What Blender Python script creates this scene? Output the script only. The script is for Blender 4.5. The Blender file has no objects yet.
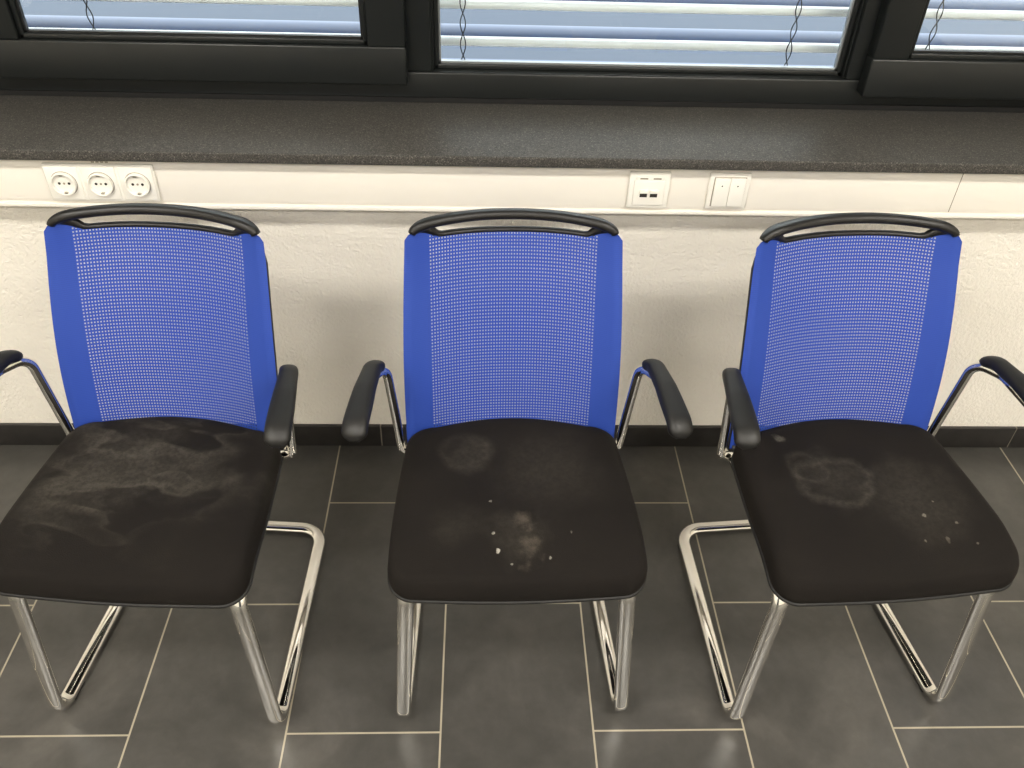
import bpy, math
from mathutils import Vector, Matrix
scn=bpy.context.scene
try:
    scn.view_settings.view_transform='Standard'
    scn.view_settings.look='None'
except Exception: pass
scn.view_settings.exposure=0.0

# ------------------------------------------------------------ helpers
def link(o,parent=None):
    bpy.context.collection.objects.link(o)
    if parent is not None: o.parent=parent
    return o
def empty(name,loc=(0,0,0),rz=0):
    e=bpy.data.objects.new(name,None);e.location=loc;e.rotation_euler=(0,0,rz);e.empty_display_size=.1
    return link(e)
def lin(c):
    return tuple(((x/255)/12.92 if x/255<=.04045 else ((x/255+.055)/1.055)**2.4) for x in c)+(1,)
def newmat(name,col,rough=.5,metal=0,spec=None):
    m=bpy.data.materials.new(name);m.use_nodes=True
    b=m.node_tree.nodes['Principled BSDF']
    b.inputs['Base Color'].default_value=lin(col) if max(col)>1 else tuple(col)+(1,)
    b.inputs['Roughness'].default_value=rough;b.inputs['Metallic'].default_value=metal
    if spec is not None:b.inputs['Specular IOR Level'].default_value=spec
    return m
class NT:
    def __init__(s,m): s.t=m.node_tree; s.b=s.t.nodes.get('Principled BSDF'); s.out=s.t.nodes['Material Output']
    def n(s,ty,**k):
        x=s.t.nodes.new(ty)
        for a,b in k.items(): setattr(x,a,b)
        return x
    def l(s,a,b): s.t.links.new(a,b)
    def math(s,op,a,b=None,c=None,clamp=False):
        x=s.n('ShaderNodeMath',operation=op);x.use_clamp=clamp
        for i,v in enumerate((a,b,c)):
            if v is None: continue
            if isinstance(v,(int,float)): x.inputs[i].default_value=v
            else: s.l(v,x.inputs[i])
        return x.outputs[0]
    def ramp(s,fac,stops):
        r=s.n('ShaderNodeValToRGB');s.l(fac,r.inputs[0]);e=r.color_ramp.elements
        while len(e)<len(stops): e.new(.5)
        for i,(p,c) in enumerate(stops):
            e[i].position=p;e[i].color=c if len(c)==4 else lin(c)
        return r.outputs[0]
    def noise(s,vec,scale,detail=3,rough=.5,dist=0):
        x=s.n('ShaderNodeTexNoise');x.inputs['Scale'].default_value=scale;x.inputs['Detail'].default_value=detail
        x.inputs['Roughness'].default_value=rough;x.inputs['Distortion'].default_value=dist
        s.l(vec,x.inputs['Vector']);return x.outputs['Fac']
    def mix(s,fac,a,b,mode='MIX'):
        x=s.n('ShaderNodeMix',data_type='RGBA',blend_type=mode)
        for i,v in ((0,fac),(6,a),(7,b)):
            if isinstance(v,(int,float)): x.inputs[i].default_value=v
            elif isinstance(v,tuple): x.inputs[i].default_value=v
            else: s.l(v,x.inputs[i])
        return x.outputs[2]
    def bump(s,h,strength,dist):
        x=s.n('ShaderNodeBump');x.inputs['Strength'].default_value=strength;x.inputs['Distance'].default_value=dist
        s.l(h,x.inputs['Height']);s.l(x.outputs[0],s.b.inputs['Normal'])
    def geo(s): return s.n('ShaderNodeNewGeometry').outputs['Position']
    def obj(s): return s.n('ShaderNodeTexCoord').outputs['Object']

def mesh(name,verts,faces,mat=None,parent=None,smooth=True,uv=None):
    me=bpy.data.meshes.new(name);me.from_pydata([tuple(v) for v in verts],[],faces)
    if smooth:
        for q in me.polygons:q.use_smooth=True
    if uv:
        L=me.uv_layers.new(name='UVMap')
        for q in me.polygons:
            for li in q.loop_indices: L.data[li].uv=uv[me.loops[li].vertex_index]
    if mat: me.materials.append(mat)
    me.update()
    return link(bpy.data.objects.new(name,me),parent)
def bevel(o,w,seg=3):
    b=o.modifiers.new('bev','BEVEL');b.width=w;b.segments=seg;b.limit_method='ANGLE';b.angle_limit=math.radians(40)
    for q in o.data.polygons:q.use_smooth=True
    return o
def box(name,x0,x1,y0,y1,z0,z1,mat,parent=None,bev=0):
    v=[(x,y,z) for z in (z0,z1) for y in (y0,y1) for x in (x0,x1)]
    fs=[(0,2,3,1),(4,5,7,6),(0,1,5,4),(2,6,7,3),(0,4,6,2),(1,3,7,5)]
    o=mesh(name,v,fs,mat,parent,smooth=False)
    if bev: bevel(o,bev)
    return o
def boxes(name,bl,mat,parent=None,bev=0):
    V=[];F=[]
    for (x0,x1,y0,y1,z0,z1) in bl:
        k=len(V)
        V+=[(x,y,z) for z in (z0,z1) for y in (y0,y1) for x in (x0,x1)]
        F+=[tuple(i+k for i in q) for q in [(0,2,3,1),(4,5,7,6),(0,1,5,4),(2,6,7,3),(0,4,6,2),(1,3,7,5)]]
    o=mesh(name,V,F,mat,parent,smooth=False)
    if bev: bevel(o,bev)
    return o
def fillet(pts,rads,seg=8):
    P=[Vector(q) for q in pts];out=[P[0]]
    for i in range(1,len(P)-1):
        r=rads[i-1] if isinstance(rads,(list,tuple)) else rads
        a=(P[i-1]-P[i]).normalized();b=(P[i+1]-P[i]).normalized()
        ang=a.angle(b)
        if r<=0 or ang>3.1: out.append(P[i]);continue
        d=r/math.tan(ang/2);d=min(d,(P[i-1]-P[i]).length*.49,(P[i+1]-P[i]).length*.49);r2=d*math.tan(ang/2)
        c=P[i]+(a+b).normalized()*(r2/math.sin(ang/2))
        s=P[i]+a*d-c;e=P[i]+b*d-c;tot=s.angle(e)
        for k in range(seg+1):
            t=k/seg
            out.append(c+(s*math.sin((1-t)*tot)+e*math.sin(t*tot))/math.sin(tot))
    out.append(P[-1]);return out
def resample(path,n):
    P=[Vector(q) for q in path];L=[0]
    for a,b in zip(P[:-1],P[1:]): L.append(L[-1]+(b-a).length)
    out=[];j=0
    for i in range(n+1):
        s=L[-1]*i/n
        while j<len(P)-2 and L[j+1]<s: j+=1
        d=L[j+1]-L[j];t=(s-L[j])/d if d>0 else 0
        out.append(P[j].lerp(P[j+1],min(1,max(0,t))))
    return out
def sweep(name,path,normal,wa,wb,mat,parent=None,n=14,power=2.6,closed_ends=True,scale=None):
    """superellipse section: wa half-size along normal, wb along binormal"""
    P=[Vector(q) for q in path];N=Vector(normal);V=[];F=[]
    m=len(P)
    for i in range(m):
        if i==0:t=P[1]-P[0]
        elif i==m-1:t=P[-1]-P[-2]
        else:t=(P[i+1]-P[i]).normalized()+(P[i]-P[i-1]).normalized()
        t.normalize()
        N=(N-t*N.dot(t)).normalized();B=t.cross(N)
        s=scale[i] if scale else 1
        sa,sb=(s if isinstance(s,tuple) else (s,s))
        for k in range(n):
            a=2*math.pi*k/n;c=math.cos(a);q=math.sin(a)
            V.append(P[i]+N*(wa*sa*math.copysign(abs(c)**(2/power),c))+B*(wb*sb*math.copysign(abs(q)**(2/power),q)))
    for i in range(m-1):
        for k in range(n):
            F.append((i*n+k,i*n+(k+1)%n,(i+1)*n+(k+1)%n,(i+1)*n+k))
    if closed_ends:
        F.append(tuple(reversed(range(n))));F.append(tuple(range((m-1)*n,m*n)))
    return mesh(name,V,F,mat,parent)

# ------------------------------------------------------------ materials
# floor tiles
mf=newmat('floor_tile_slate',(80,77,72),.42);T=NT(mf);g=T.geo()
sp=T.n('ShaderNodeSeparateXYZ');T.l(g,sp.inputs[0])
u=T.math('ADD',sp.outputs[1],.807);v=T.math('ADD',sp.outputs[0],.0755)
cb=T.n('ShaderNodeCombineXYZ');T.l(u,cb.inputs[0]);T.l(v,cb.inputs[1])
br=T.n('ShaderNodeTexBrick');br.offset=.5;br.offset_frequency=2;br.squash=1
T.l(cb.outputs[0],br.inputs['Vector'])
br.inputs['Scale'].default_value=1;br.inputs['Mortar Size'].default_value=.0020;br.inputs['Mortar Smooth'].default_value=.15
br.inputs['Brick Width'].default_value=.597;br.inputs['Row Height'].default_value=.2985;br.inputs['Bias'].default_value=0
br.inputs['Color1'].default_value=(0,0,0,1);br.inputs['Color2'].default_value=(1,1,1,1)
n1=T.noise(g,3.2,5,.6,.6);n2=T.noise(g,22,6,.7,.3);n3=T.noise(g,300,2,.6)
base=T.ramp(n1,[(.3,(67,66,63)),(.55,(79,77,74)),(.75,(95,92,88))])
fine=T.ramp(n2,[(.3,(.76,.76,.76,1)),(.7,(1.0,1.0,1.0,1))])
c=T.mix(1.0,base,fine,'MULTIPLY')
tone=T.ramp(br.outputs['Color'],[(0,(.86,.86,.86,1)),(1,(1.0,1.0,.99,1))])
c=T.mix(1.0,c,tone,'MULTIPLY')
c=T.mix(br.outputs['Fac'],c,lin((158,150,132)))
T.l(c,T.b.inputs['Base Color'])
T.l(T.math('ADD',T.math('MULTIPLY',n2,.10),.25),T.b.inputs['Roughness'])
h=T.math('SUBTRACT',T.math('ADD',T.math('MULTIPLY',n2,.12),T.math('MULTIPLY',n3,.10)),br.outputs['Fac'])
T.bump(h,.3,.0015)
# wall plaster
mw=newmat('wall_plaster_white',(232,226,214),.85);T=NT(mw);g=T.geo()
a=T.noise(g,130,3,.6);b=T.noise(g,45,3,.6)
T.bump(T.math('ADD',a,T.math('MULTIPLY',b,.8)),1.0,.0045)
T.l(T.ramp(T.noise(g,2.5,2),[(.3,(233,228,217)),(.7,(241,236,226))]),T.b.inputs['Base Color'])
mceil=newmat('ceiling_white',(228,226,220),.9)
# baseboard
mb=newmat('baseboard_tile_dark',(52,50,48),.35);T=NT(mb);g=T.geo()
T.l(T.ramp(T.noise(g,30,4),[(.3,(32,30,29)),(.7,(46,44,42))]),T.b.inputs['Base Color'])
mgrout=newmat('grout',(140,132,118),.9)
# granite
mg=newmat('granite_sill',(80,78,76),.5,0,.25);T=NT(mg);g=T.geo()
vv=T.n('ShaderNodeTexVoronoi');vv.inputs['Scale'].default_value=560;T.l(g,vv.inputs['Vector'])
k=T.n('ShaderNodeSeparateColor');T.l(vv.outputs['Color'],k.inputs[0])
a=T.ramp(k.outputs[0],[(0,(50,48,46)),(.35,(64,62,59)),(.7,(76,74,70)),(.93,(90,87,82)),(1,(120,116,108))])
b=T.ramp(T.noise(g,60,3,.6),[(.3,(.84,.84,.84,1)),(.7,(1,1,1,1))])
T.l(T.mix(1,a,b,'MULTIPLY'),T.b.inputs['Base Color'])
mfr=newmat('window_frame_anthracite',(20,23,23),.36);T=NT(mfr)
T.bump(T.noise(T.geo(),500,2),.08,.0004)
mgask=newmat('rubber_gasket',(12,12,13),.5)
malu=newmat('window_bead_alu',(150,154,156),.35,.6)
mpl=newmat('duct_plastic_white',(235,230,220),.38)
mpl2=newmat('socket_plastic_white',(240,237,228),.25)
mdk=newmat('socket_hole_dark',(38,34,30),.6)
msh=newmat('duct_groove',(140,130,112),.7)
mmet=newmat('contact_metal',(190,185,175),.3,1)
# blind slats
msl=newmat('blind_slat_metal',(44,66,106),.45,.0)
mslw=newmat('blind_slat_bead_white',(253,253,253),.35)
mcord=newmat('blind_cord',(40,40,42),.8)
# glass
mgl=bpy.data.materials.new('window_glass');mgl.use_nodes=True;T=NT(mgl)
tr=T.n('ShaderNodeBsdfTransparent');tr.inputs[0].default_value=(.96,.98,.97,1)
gl=T.n('ShaderNodeBsdfGlossy');gl.inputs['Roughness'].default_value=.02
fr=T.n('ShaderNodeFresnel');fr.inputs['IOR'].default_value=1.5
mx=T.n('ShaderNodeMixShader');T.l(fr.outputs[0],mx.inputs[0]);T.l(tr.outputs[0],mx.inputs[1]);T.l(gl.outputs[0],mx.inputs[2]);T.l(mx.outputs[0],T.out.inputs[0])
# chrome
mch=newmat('chrome_steel',(246,244,239),.05,1);T=NT(mch)
T.l(T.math('ADD',T.math('MULTIPLY',T.noise(T.obj(),60,3),.07),.0),T.b.inputs['Roughness'])
# black plastics
mbk=newmat('black_plastic',(18,16,15),.45);T=NT(mbk);T.bump(T.noise(T.obj(),700,2),.12,.0004)
mpad=newmat('armrest_pad_black',(16,15,14),.5);T=NT(mpad);T.bump(T.noise(T.obj(),420,2),.25,.0006)
mund=newmat('seat_underside_black',(14,13,12),.6)

# blue mesh fabric
mm=newmat('blue_net_fabric',(45,80,178),.75);T=NT(mm)
uvn=T.n('ShaderNodeUVMap');uvn.uv_map='UVMap';sp=T.n('ShaderNodeSeparateXYZ');T.l(uvn.outputs[0],sp.inputs[0])
U_=sp.outputs[0];V_=sp.outputs[1]
px_=.0052;pz_=.0060
fx=T.math('ABSOLUTE',T.math('SUBTRACT',T.math('FRACT',T.math('DIVIDE',U_,px_)),.5))
fz=T.math('ABSOLUTE',T.math('SUBTRACT',T.math('FRACT',T.math('DIVIDE',V_,pz_)),.5))
hole=T.math('MULTIPLY',T.math('LESS_THAN',fx,.23),T.math('LESS_THAN',fz,.22))
cen=T.math('LESS_THAN',T.math('ABSOLUTE',U_),.151)
hole=T.math('MULTIPLY',hole,cen)
rib=T.math('SINE',T.math('MULTIPLY',V_,2*math.pi/.0035))
col=T.mix(cen,lin((20,58,150)),lin((26,64,156)))
col=T.mix(T.math('MULTIPLY',T.math('ADD',rib,1),.12),col,lin((12,32,104)))
nz=T.noise(T.obj(),9,3)
col=T.mix(T.math('MULTIPLY',nz,.10),col,lin((80,105,180)))
T.l(col,T.b.inputs['Base Color'])
T.b.inputs['Sheen Weight'].default_value=.12;T.b.inputs['Sheen Tint'].default_value=lin((120,150,235))
T.l(T.math('SUBTRACT',1,T.math('MULTIPLY',hole,.58)),T.b.inputs['Alpha'])

# seat fabrics, one per chair with its own stains
def seatmat(name,kind):
    m=newmat(name,(33,29,26),.9,spec=.15);T=NT(m);o=T.obj()
    T.b.inputs['Sheen Weight'].default_value=.02;T.b.inputs['Sheen Tint'].default_value=lin((150,135,115))
    def blob(cx,cy,r,soft=1.0,sx=1.0,warp=1.6,sc=18):
        mp=T.n('ShaderNodeVectorMath',operation='DISTANCE');mp.inputs[1].default_value=(cx*sx,cy,0)
        fl=T.n('ShaderNodeVectorMath',operation='MULTIPLY');T.l(o,fl.inputs[0]);fl.inputs[1].default_value=(sx,1,0)
        nn=T.n('ShaderNodeTexNoise');nn.inputs['Scale'].default_value=sc;nn.inputs['Detail'].default_value=5;T.l(o,nn.inputs['Vector'])
        T.l(fl.outputs[0],mp.inputs[0])
        d=T.math('ADD',mp.outputs['Value'],T.math('MULTIPLY',T.math('SUBTRACT',nn.outputs['Fac'],.5),r*warp))
        mr=T.n('ShaderNodeMapRange',interpolation_type='SMOOTHSTEP');T.l(d,mr.inputs[0])
        mr.inputs[1].default_value=r;mr.inputs[2].default_value=r*(1-.95*soft);mr.inputs[3].default_value=0;mr.inputs[4].default_value=1
        return mr.outputs[0]
    def ring(cx,cy,r,w,sx=1.0):
        mp=T.n('ShaderNodeVectorMath',operation='DISTANCE');mp.inputs[1].default_value=(cx*sx,cy,0)
        fl=T.n('ShaderNodeVectorMath',operation='MULTIPLY');T.l(o,fl.inputs[0]);fl.inputs[1].default_value=(sx,1,0)
        T.l(fl.outputs[0],mp.inputs[0])
        d=T.math('ADD',mp.outputs['Value'],T.math('MULTIPLY',T.math('SUBTRACT',T.noise(o,16,3,.5),.5),r*1.1))
        return T.math('SUBTRACT',1,T.math('DIVIDE',T.math('ABSOLUTE',T.math('SUBTRACT',d,r)),w),clamp=True)
    grain=T.ramp(T.noise(o,110,3,.7),[(.35,(.45,.45,.45,1)),(.65,(1,1,1,1))])
    mott=T.ramp(T.noise(o,6,4,.6),[(.35,(.0,.0,.0,1)),(.8,(1,1,1,1))])
    c=T.mix(T.math('MULTIPLY',mott,.35),lin((23,20,18)),lin((36,32,27)))
    pale=lin((92,87,78))
    def lay(f,k,colr):
        nonlocal c
        c=T.mix(T.math('MULTIPLY',T.math('MULTIPLY',f,k),grain),c,colr)
    if kind=='waves':
        st=T.n('ShaderNodeVectorMath',operation='MULTIPLY');T.l(o,st.inputs[0]);st.inputs[1].default_value=(.8,1.45,1)
        area=blob(-.03,-.02,.25,.85,.85,.8,7)
        def tide(vec,sc_,lv,k1,fallk):
            n=T.noise(vec,sc_,3.0,.5,.4);d=T.math('SUBTRACT',n,lv)
            mr=T.n('ShaderNodeMapRange',interpolation_type='SMOOTHSTEP');T.l(d,mr.inputs[0])
            mr.inputs[1].default_value=-.014;mr.inputs[2].default_value=.022;mr.inputs[3].default_value=0;mr.inputs[4].default_value=1
            fall=T.math('SUBTRACT',1,T.math('MULTIPLY',d,fallk),clamp=True)
            lay(T.math('MULTIPLY',T.math('MULTIPLY',mr.outputs[0],T.math('POWER',fall,1.5)),area),k1,pale)
        tide(st.outputs[0],5.0,.49,.52,7.5)
        sh=T.n('ShaderNodeVectorMath',operation='ADD');T.l(st.outputs[0],sh.inputs[0]);sh.inputs[1].default_value=(3.3,1.7,.4)
        tide(sh.outputs[0],6.0,.53,.34,10)
        lay(blob(-.06,-.03,.15),.22,pale)
        lay(blob(-.12,-.12,.10),.16,pale)
        lay(blob(.08,-.06,.10),.12,pale)
    elif kind=='spots':
        lay(ring(-.085,.0,.04,.016),.12,pale)
        lay(blob(-.085,.0,.06),.18,pale)
        lay(blob(.012,-.165,.022,1,1,2.6,45),.34,lin((104,95,84)))
        lay(blob(.020,-.218,.034,1,1.3,2.8,45),.30,lin((102,93,82)))
        lay(blob(.0,-.19,.07,1,1,2,20),.14,pale)
        for (sx_,sy_,r_,k_) in ((-.035,-.222,.0050,1.0),(-.042,-.190,.0032,.7),(-.045,-.12,.0032,.5),(.052,-.235,.0030,.5),(-.012,-.245,.0028,.5),(.09,-.19,.0026,.45)):
            lay(blob(sx_,sy_,r_,.5,1,2.5,160),k_,lin((165,161,151)))
        lay(blob(.05,-.04,.14,1,1,1.8,8),.14,pale)
        lay(blob(-.10,-.17,.06,1,1,1.8,14),.10,pale)
    else:
        lay(ring(-.055,-.065,.060,.012,.9),.22,pale)
        lay(ring(-.09,-.03,.035,.009),.16,pale)
        lay(blob(-.055,-.065,.085),.18,pale)
        lay(blob(-.12,.05,.014,.8,1,2.2,60),.6,lin((110,106,96)))
        for (sx_,sy_,r_,k_) in ((.07,-.16,.005,.6),(.12,-.18,.005,.5),(.10,-.13,.003,.5),(.05,-.21,.0035,.5),(.14,-.22,.003,.45)):
            lay(blob(sx_,sy_,r_,.6,1,2,160),k_,lin((145,138,126)))
        lay(blob(.09,-.21,.008,.8,2,2,90),.4,lin(( 120,112,100)))
        lay(blob(.07,-.13,.13,1,1,1.8,9),.20,pale)
    T.l(c,T.b.inputs['Base Color'])
    w=T.noise(o,520,2,.7)
    T.bump(w,.35,.001)
    return m
seat_mats=[seatmat('seat_fabric_wavy_stains','waves'),seatmat('seat_fabric_spots','spots'),seatmat('seat_fabric_scuffs','scuffs')]

# ------------------------------------------------------------ room shell
XL,XR,YF=-2.7,2.7,-4.2;H=2.7
box('floor',XL,XR,YF,.34,-.1,0,mf)
box('ceiling',XL-.15,XR+.15,YF-.15,.34,H,H+.1,mceil)
boxes('wall_back',[(XL,XR,0,.30,0,.836),(XL,XR,.0,.34,2.25,H),(XL,-2.1,0,.30,.836,2.25),(2.1,XR,0,.30,.836,2.25)],mw)
box('wall_left',XL-.15,XL,YF,.34,0,H,mw);box('wall_right',XR,XR+.15,YF,.34,0,H,mw)
box('wall_front',XL-.15,XR+.15,YF-.15,YF,0,H,mw)
# unseen door added behind the camera so the chrome reflects something dark
madded_door=newmat('added_door_grey',(60,62,64),.5)
dr=empty('added_door_1')
box('leaf',-.50,.45,YF,YF+.045,.005,2.08,madded_door,dr,.003)
boxes('jambs',[(-.58,-.50,YF,YF+.06,0,2.15),(.45,.53,YF,YF+.06,0,2.15),(-.50,.45,YF,YF+.06,2.08,2.15)],mfr,dr,.003)
sweep('handle',fillet([(.36,YF+.04,1.05),(.36,YF+.09,1.05),(.24,YF+.09,1.05)],.015),(0,0,1),.009,.009,mch,dr,12,2)
bb=empty('baseboard_back')
tiles=[]
xj=[XL+.001,-1.95,-1.352,-.80,-.262,.33,.92,1.435,2.0,XR-.001]
for a,b in zip(xj[:-1],xj[1:]): tiles.append((a+.0015,b-.0015,-.010,.0,0.002,.072))
boxes('tiles',tiles,mb,bb,.0012)
box('grout',XL+.002,XR-.002,-.0075,.0,.001,.0715,mgrout,bb)
# window sill
sill=box('trim_window_sill',-2.1,2.1,-.088,.20,.839,.861,mg,None,.003)
# cable duct
duct=empty('cable_duct')
box('body',XL+.01,XR-.01,-.055,-.0005,.725,.8385,mpl,duct,.004)
box('lid_panel',XL+.01,XR-.01,-.0575,-.05,.738,.826,mpl,duct,.002)
box('lid_lip',XL+.01,XR-.01,-.0605,-.05,.7245,.7335,mpl,duct,.002)
boxes('lid_joints',[(.983,.9845,-.0579,-.05,.738,.826),(-1.45,-1.448,-.0579,-.05,.738,.826)],msh,duct)
# sockets
def disc(name,cx,cz,y0,y1,r,mat,parent,n=40):
    V=[];F=[]
    rr=[(r,y0),(r,y1)]
    for (q,y) in rr:
        for k in range(n):
            a=2*math.pi*k/n;V.append((cx+q*math.cos(a),y,cz+q*math.sin(a)))
    for j in range(len(rr)-1):
        for k in range(n): F.append((j*n+k,j*n+(k+1)%n,(j+1)*n+(k+1)%n,(j+1)*n+k))
    F.append(tuple(range((len(rr)-1)*n,len(rr)*n)))
    return mesh(name,V,F,mat,parent,smooth=False)
def schuko(cx,cz,parent,i):
    n=44;V=[];F=[]
    prof=[(.0245,-.0680),(.0243,-.0752),(.0225,-.0758),(.0210,-.0752),(.0200,-.0690),(.0,-.0688)]
    for (q,y) in prof:
        for k in range(n):
            a=2*math.pi*k/n;V.append((cx+q*math.cos(a),y,cz+q*math.sin(a)))
    for j in range(len(prof)-1):
        for k in range(n): F.append((j*n+k,j*n+(k+1)%n,(j+1)*n+(k+1)%n,(j+1)*n+k))
    mesh('bowl_%d'%i,V,F,mpl2,parent,smooth=False)
    disc('shadow_gap_%d'%i,cx,cz,-.0676,-.0683,.0256,msh,parent)
    for s in (-1,1):
        disc('pin_%d_%d'%(i,s),cx+s*.0095,cz,-.068,-.0693,.0028,mdk,parent,16)
        box('earth_%d_%d'%(i,s),cx-.003,cx+.003,-.0742,-.068,cz+s*.0188-.0014,cz+s*.0188+.0014,mmet,parent)
    disc('screw_%d'%i,cx,cz,-.068,-.0695,.0022,msh,parent,12)
tri=empty('triple_power_socket')
box('plate',-.868,-.652,-.0660,-.0570,.742,.822,mpl2,tri,.003)
for i in range(3):
    cx=-.832+.072*i
    box('frame_%d'%i,cx-.0335,cx+.0335,-.0680,-.064,.7465,.8175,mpl2,tri,.002)
    schuko(cx,.782,tri,i)
net=empty('network_socket')
box('plate',.298,.382,-.0660,-.0570,.742,.822,mpl2,net,.003)
box('insert',.308,.372,-.0690,-.064,.750,.806,mpl2,net,.002)
box('label_strip',.312,.368,-.0694,-.068,.806,.814,mpl2,net)
for i in range(2): box('label_text_%d'%i,.319+.027*i,.335+.027*i,-.0696,-.0690,.8085,.8115,msh,net)
for i in range(2):
    box('jack_%d'%i,.322+.021*i,.337+.021*i,-.0695,-.068,.769,.777,mdk,net)
    box('jack_flap_%d'%i,.321+.021*i,.338+.021*i,-.0725,-.068,.778,.785,mpl2,net,.001)
sw=empty('double_light_switch')
box('plate',.462,.546,-.0660,-.0570,.742,.822,mpl2,sw,.003)
for i in range(2):
    o=box('rocker_%d'%i,.4725+.0319*i,.5037+.0319*i,-.0715,-.064,.751,.813,mpl2,sw,.001)
boxes('rocker_gap',[(.4712,.5370,-.0668,-.0655,.7497,.8143)],msh,sw)
disc('lamp_0',.488,.797,-.0710,-.0719,.0015,mdk,sw,12);disc('lamp_1',.520,.797,-.0710,-.0719,.0015,mdk,sw,12)
lab=empty('socket_label')
boxes('text_marks',[(-.772+.009*i,-.766+.009*i,-.0579,-.0570,.8225,.8248) for i in range(4)],msh,lab)

# ------------------------------------------------------------ windows
ZT=2.2
fro=empty('trim_window_outer_frame')
Y0,Y1=.185,.25
boxes('fixed_frame',[(-2.1,2.1,Y0,Y1,.8615,.925),(-2.1,2.1,Y0,Y1,ZT-.02,2.25),(-2.1,-2.05,Y0,Y1,.925,ZT),(2.05,2.1,Y0,Y1,.925,ZT),
   (-.175,-.108,Y0,Y1,.925,ZT),(.79,.865,Y0,Y1,.925,ZT),(-1.08,-1.0,Y0,Y1,.925,ZT),(1.78,1.86,Y0,Y1,.925,ZT)],mfr,fro,.004)
box('sill_seal',-2.1,2.1,.178,.19,.8615,.872,mgask,fro)
def sash(name,x0,x1,yf,z0,z1,wv,wz,g):
    e=empty(name)
    boxes('sash_frame',[(x0,x1,yf,yf+.05,z0,z0+wz),(x0,x1,yf,yf+.05,z1-wz,z1),(x0,x0+wv,yf,yf+.05,z0+wz-.001,z1-wz+.001),(x1-wv,x1,yf,yf+.05,z0+wz-.001,z1-wz+.001)],mfr,e,.004)
    gx0,gx1,gz0,gz1=x0+wv,x1-wv,z0+wz,z1-wz
    b=.010
    boxes('glazing_bead',[(gx0,gx1,yf+.010,yf+.03,gz0,gz0+b),(gx0,gx0+b,yf+.010,yf+.03,gz0,gz1),(gx1-b,gx1,yf+.010,yf+.03,gz0,gz1)],mfr,e,.002)
    c=.004
    boxes('glass_seal',[(gx0+b,gx1-b,yf+.018,yf+.028,gz0+b,gz0+b+c),(gx0+b,gx0+b+c,yf+.018,yf+.028,gz0+b,gz1),(gx1-b-c,gx1-b,yf+.018,yf+.028,gz0+b,gz1)],malu if g else mgask,e)
    box('glass_pane',gx0+.002,gx1-.002,yf+.024,yf+.027,gz0+.002,gz1-.002,mgl,e)
    return e
sash('window_1',-1.02,-.160,.150,.908,ZT,.078,.080,0)
sash('window_2',-.110,.792,.195,.920,ZT-.01,.006,.006,1)
sash('window_3',.822,1.80,.150,.900,ZT,.076,.082,0)
sash('window_4',-2.06,-1.075,.195,.920,ZT-.01,.03,.03,0)
# ------------------------------------------------------------ exterior venetian blind
bl=empty('venetian_blind')
V=[];F=[]
nz=16;pitch=.080
def slat(zc):
    pr=[]
    tilt=math.radians(12)
    for j in range(9):
        t=j/8*2-1
        y=t*.037;z=.007*(1-t*t)
        pr.append((.375+y*math.cos(tilt)-z*math.sin(tilt), zc+y*math.sin(tilt)+z*math.cos(tilt)))
    b=len(V)
    for x in (-2.15,2.15):
        for (y,z) in pr: V.append((x,y,z))
    for j in range(8): F.append((b+j,b+j+1,b+9+j+1,b+9+j))
    return pr
for k in range(nz):
    pr=slat(.79+pitch*k)
    yy,zz=pr[0]
    sweep('bead_%d'%k,[(-2.15,yy,zz),(2.15,yy,zz)],(0,0,1),.0100,.0160,mslw,bl,10,2)
mesh('slats',V,F,msl,bl)
for cx in (-.86,-.045,.70,1.02,1.75,-1.7):
    for s in (-1,1):
        pts=[(cx+s*.006*math.sin(i*.55),.321+.002*math.cos(i*.55),.78+i*.008) for i in range(150)]
        sweep('cord_%d_%d'%(int(cx*100),s),pts,(1,0,0),.0013,.0013,mcord,bl,6,2)
mext=newmat('facade_dark',(52,60,74),.8)
box('exterior_ground',-8,8,.6,9,-.8,-.6,mext)

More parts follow.
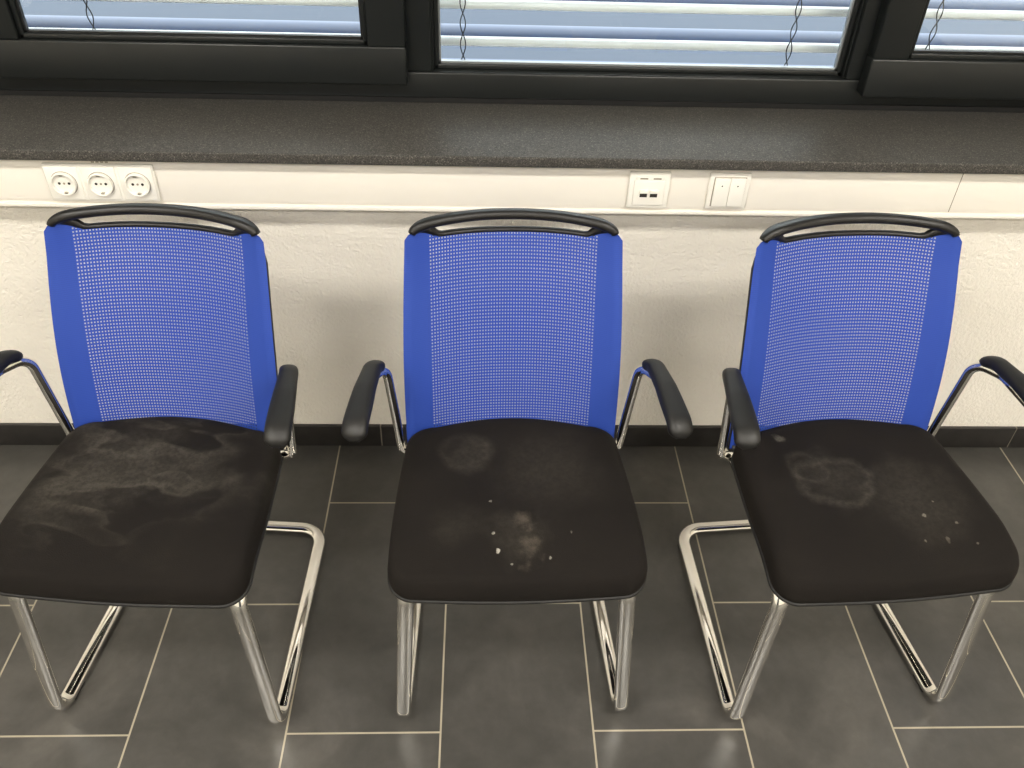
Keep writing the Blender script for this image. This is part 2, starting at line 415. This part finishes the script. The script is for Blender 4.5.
# ------------------------------------------------------------ chairs
def hw(v): return .2010-.009*v+.004*math.sin(math.pi*v)
def backy(x,v):
    w=.2
    return .100+.126*(v**1.05)-.010*math.sin(math.pi*min(1,v*1.15))-(.034+.016*v)*abs(x/w)**2.3
Z0,Z1=.435,.829
def sm(a,b,x):
    t=max(0,min(1,(x-a)/(b-a)));return t*t*(3-2*t)
def top_z(x):
    ax=abs(x)
    z=Z1-.014*(1-sm(.130,.155,ax))+.006*sm(.15,.18,ax)
    if ax>.166:
        d=(ax-.166)/.028;z-=.026*(1-math.sqrt(max(0,1-min(1,d)**2)))
    return z
def build_chair(loc,rz,smat):
    e=empty('visitor_chair',loc,rz)
    # --- seat cushion
    def outline():
        yf,yb=-.272,.098;wf,wb=.219,.203
        def arcp(cx_,cy_,r,a0,a1,n=12):
            return [(cx_+r*math.cos(a0+(a1-a0)*i/n),cy_+r*math.sin(a0+(a1-a0)*i/n)) for i in range(n+1)]
        rf,rb=.044,.050
        pts=[]
        pts+=arcp(wb-rb,yb-rb-.012,rb,0,math.pi/2)
        for i in range(1,14):
            t=i/14;x=(wb-rb)*(1-2*t);pts.append((x,yb-.012+.028*math.sin(math.pi*t)))
        pts+=arcp(-(wb-rb),yb-rb-.012,rb,math.pi/2,math.pi)
        y1,y0=yb-rb-.012,yf+rf
        for i in range(1,12):
            t=i/12;pts.append((-(wb+(wf-wb)*t+.003*math.sin(math.pi*t)),y1+(y0-y1)*t))
        pts+=arcp(-(wf-rf),yf+rf,rf,math.pi,1.5*math.pi)
        for i in range(1,14):
            t=i/14;x=-(wf-rf)*(1-2*t);pts.append((x,yf-.006*math.sin(math.pi*t)))
        pts+=arcp(wf-rf,yf+rf,rf,1.5*math.pi,2*math.pi)
        for i in range(1,12):
            t=1-i/12;pts.append(((wb+(wf-wb)*t+.003*math.sin(math.pi*t)),y1+(y0-y1)*t))
        return pts
    ol=outline();n=len(ol);cx,cy=0,-.085
    rings=[(.90,.418),(.970,.418),(.990,.423),(1.0,.434),(.999,.446),(.990,.457),(.974,.4655),(.95,.471),(.91,.4750),(.84,.4775),(.7,.479),(.5,.480),(.25,.480)]
    V=[];F=[]
    for (s,z) in rings:
        for (x,y) in ol:
            X=cx+(x-cx)*s;Y=cy+(y-cy)*s
            fall=.022*sm(-.16,-.29,Y)
            dish=-.006*math.exp(-((X/.11)**2+((Y+.02)/.12)**2)) if z>.47 else 0
            V.append((X,Y,z-fall+dish))
    for j in range(len(rings)-1):
        for k in range(n): F.append((j*n+k,j*n+(k+1)%n,(j+1)*n+(k+1)%n,(j+1)*n+k))
    V.append((cx,cy,.480-.0045));ci=len(V)-1;L=(len(rings)-1)*n
    for k in range(n): F.append((L+k,L+(k+1)%n,ci))
    F.append(tuple(reversed(range(n))))
    mesh('seat_cushion',V,F,smat,e)
    pp=[(cx+(x-cx)*.992,cy+(y-cy)*.992,.4225-.022*sm(-.16,-.29,cy+(y-cy)*.992)) for (x,y) in ol];pp.append(pp[0])
    sweep('seat_piping',pp,(0,0,1),.0035,.0035,mund,e,6,2,False)
    box('seat_shell',-.17,.17,-.215,.075,.398,.422,mund,e,.008)
    # --- chrome cantilever frame
    half=[(.178,.115,.400),(.190,-.236,.388),(.214,-.266,.0125),(.192,.228,.0125)]
    pts=half+[(-x,y,z) for (x,y,z) in reversed(half)]
    path=fillet(pts,[.045,.036,.050,.050,.036,.045],10)
    sweep('cantilever_frame',path,(1,0,0),.0145,.0100,mch,e,24,2.3)
    for sx in (-1,1):
        for yy in (-.21,.17):
            w=.214-.022*(yy+.268)/.496
            box('glide_%d_%d'%(sx,int(yy*100)),sx*w-.012,sx*w+.012,yy-.02,yy+.02,0.0,.004,mund,e,.001)
    boxes('seat_cross_braces',[(-.19,.19,-.15,-.12,.385,.399),(-.185,.185,.04,.07,.385,.399)],mund,e,.003)
    for sx in (-1,1):
        pth=fillet([(sx*.178,.10,.400),(sx*.186,.108,.408),(sx*.188,backy(.194,.15)+.022,.50),(sx*.182,backy(.19,.5)+.018,.64)],[.01,.04],6)
        sweep('back_post_%s'%('r' if sx>0 else 'l'),pth,(1,0,0),.008,.009,mbk,e,12,2.5)
    # --- backrest mesh
    nu,nv=64,44;V=[];F=[];UVc=[]
    for j in range(nv+1):
        for i in range(nu+1):
            uu=i/nu*2-1;vn=j/nv
            x=uu*hw(vn)
            zt=top_z(x);z=Z0+(zt-Z0)*vn
            v2=min(1,(z-Z0)/(Z1-Z0));x=uu*hw(v2)
            V.append((x,backy(x,v2)+(.006*sm(.93,1,abs(uu))),z));UVc.append((x,z))
    for j in range(nv):
        for i in range(nu):
            a=j*(nu+1)+i;F.append((a,a+1,a+nu+2,a+nu+1))
    mesh('backrest_mesh',V,F,mm,e,uv=UVc)
    # --- black side rails behind the net
    for sx in (-1,1):
        r=[]
        for j in range(24):
            v=.0+.95*j/23
            x=sx*(hw(v)-.0075-(.010*sm(.88,.95,v)));r.append((x,backy(x,v)+.0125,Z0+(Z1-Z0)*v))
        sweep('side_rail_%s'%('r' if sx>0 else 'l'),r,(1,0,0),.0065,.0075,mbk,e,12,2.5)
    # --- handle: one closed black frame around the grip slot
    arc=[];sc=[];ns=44
    for k in range(ns+1):
        uu=k/ns*2-1;a=abs(uu)
        x=.179*math.sin(uu*math.pi/2*.96)/math.sin(math.pi/2*.96)
        d=max(0,(abs(x)-.140)/.039)
        z=.8450-.004*(x/.179)**2-.012*(1-math.sqrt(max(0,1-min(1,d)**2)))
        arc.append((x,.233-.042*abs(x/.179)**2.2,z))
        sc.append((1.04-.52*sm(.55,1,a),1.0-.25*sm(.7,1,a)))
    sweep('backrest_handle',arc,(0,1,0),.0180,.0095,mbk,e,16,2.8,scale=sc)
    lp=[];ls=[]
    for k in range(49):
        x=(-1+2*k/48)*.179;ax=abs(x)
        lp.append((x,backy(x,1)+.004,top_z(x)+.001+.003*sm(.140,.165,ax)))
        ls.append((1+.8*sm(.125,.150,ax)-1.0*sm(.166,.179,ax),1+.2*sm(.12,.15,ax)-.4*sm(.165,.179,ax)))
    sweep('slot_lip',lp,(0,0,1),.0048,.0065,mbk,e,12,2.4,scale=ls)
    bp=[(x,backy(x,0)+.004,Z0) for x in [(-1+2*k/16)*.196 for k in range(17)]]
    sweep('back_bottom_rail',bp,(0,0,1),.008,.008,mbk,e,10,2)
    # --- armrests
    for sx in (-1,1):
        tag='r' if sx>0 else 'l'
        pth=fillet([(sx*.185,.085,.403),(sx*.213,.078,.410),(sx*.219,.074,.50),(sx*.230,.070,.628),(sx*.256,.020,.634),(sx*.262,-.070,.630)],[.02,.05,.032,.04],10)
        sweep('arm_tube_'+tag,pth,(1,0,0),.0088,.0088,mch,e,16,2)
        cp=resample(fillet([(sx*.238,.066,.634),(sx*.249,.040,.649),(sx*.257,-.020,.651),(sx*.266,-.104,.644),(sx*.2675,-.122,.625)],[.030,.08,.04,],10),46)
        m_=len(cp);sc=[]
        for i in range(m_):
            t=i/(m_-1)
            w=.74+.26*sm(.05,.8,t);hh=.9+.1*t
            if t<.10: k=math.sqrt(max(.1,1-((.10-t)/.10)**2));w*=k;hh*=k
            if t>.92: k=math.sqrt(max(.12,1-((t-.92)/.08)**2));w*=k;hh*=k
            sc.append((w,hh))
        sweep('arm_pad_'+tag,cp,(1,0,0),.0215,.0125,mpad,e,22,2.6,scale=sc)
    return e
build_chair((-.583,-.518,0),math.radians(-4.2),seat_mats[0])
build_chair((.060,-.518,0),math.radians(1.0),seat_mats[1])
build_chair((.691,-.518,0),math.radians(4.6),seat_mats[2])

# ------------------------------------------------------------ ceiling lights
mem=bpy.data.materials.new('lamp_diffuser');mem.use_nodes=True
b=mem.node_tree.nodes['Principled BSDF'];b.inputs['Emission Color'].default_value=(1,.95,.865,1);b.inputs['Emission Strength'].default_value=45
b.inputs['Base Color'].default_value=(.9,.9,.9,1)
mhous=newmat('lamp_housing',(220,220,218),.4)
for (cx,cy) in ((-1.2,-1.75),(1.2,-1.75),(-1.2,-3.2),(1.2,-3.2)):
    e=empty('ceiling_lamp',(cx,cy,H-.03))
    box('housing',-.62,.62,-.17,.17,-.02,.03,mhous,e,.004)
    box('diffuser',-.60,.60,-.15,.15,-.026,-.019,mem,e)

# ------------------------------------------------------------ world (outside)
w=bpy.data.worlds.new('World');scn.world=w;w.use_nodes=True
bg=w.node_tree.nodes['Background'];bg.inputs[0].default_value=(.88,.95,1.0,1);bg.inputs[1].default_value=5.4

# ------------------------------------------------------------ camera
f=850.0;p=math.radians(39.83);psi=math.radians(2.7);rho=math.radians(2.03)
D=Vector((math.sin(psi)*math.cos(p),math.cos(psi)*math.cos(p),-math.sin(p)))
r0=Vector((math.cos(psi),-math.sin(psi),0)); u0=r0.cross(D)
R=r0*math.cos(rho)+u0*math.sin(rho); U=R.cross(D)
cd=bpy.data.cameras.new('camera');cam=bpy.data.objects.new('camera',cd);link(cam)
cd.sensor_width=36;cd.lens=f/1024*36;cd.clip_start=.02
M=Matrix((R,U,-D)).transposed().to_4x4();M.translation=Vector((0,-1.645,1.584));cam.matrix_world=M
scn.camera=cam
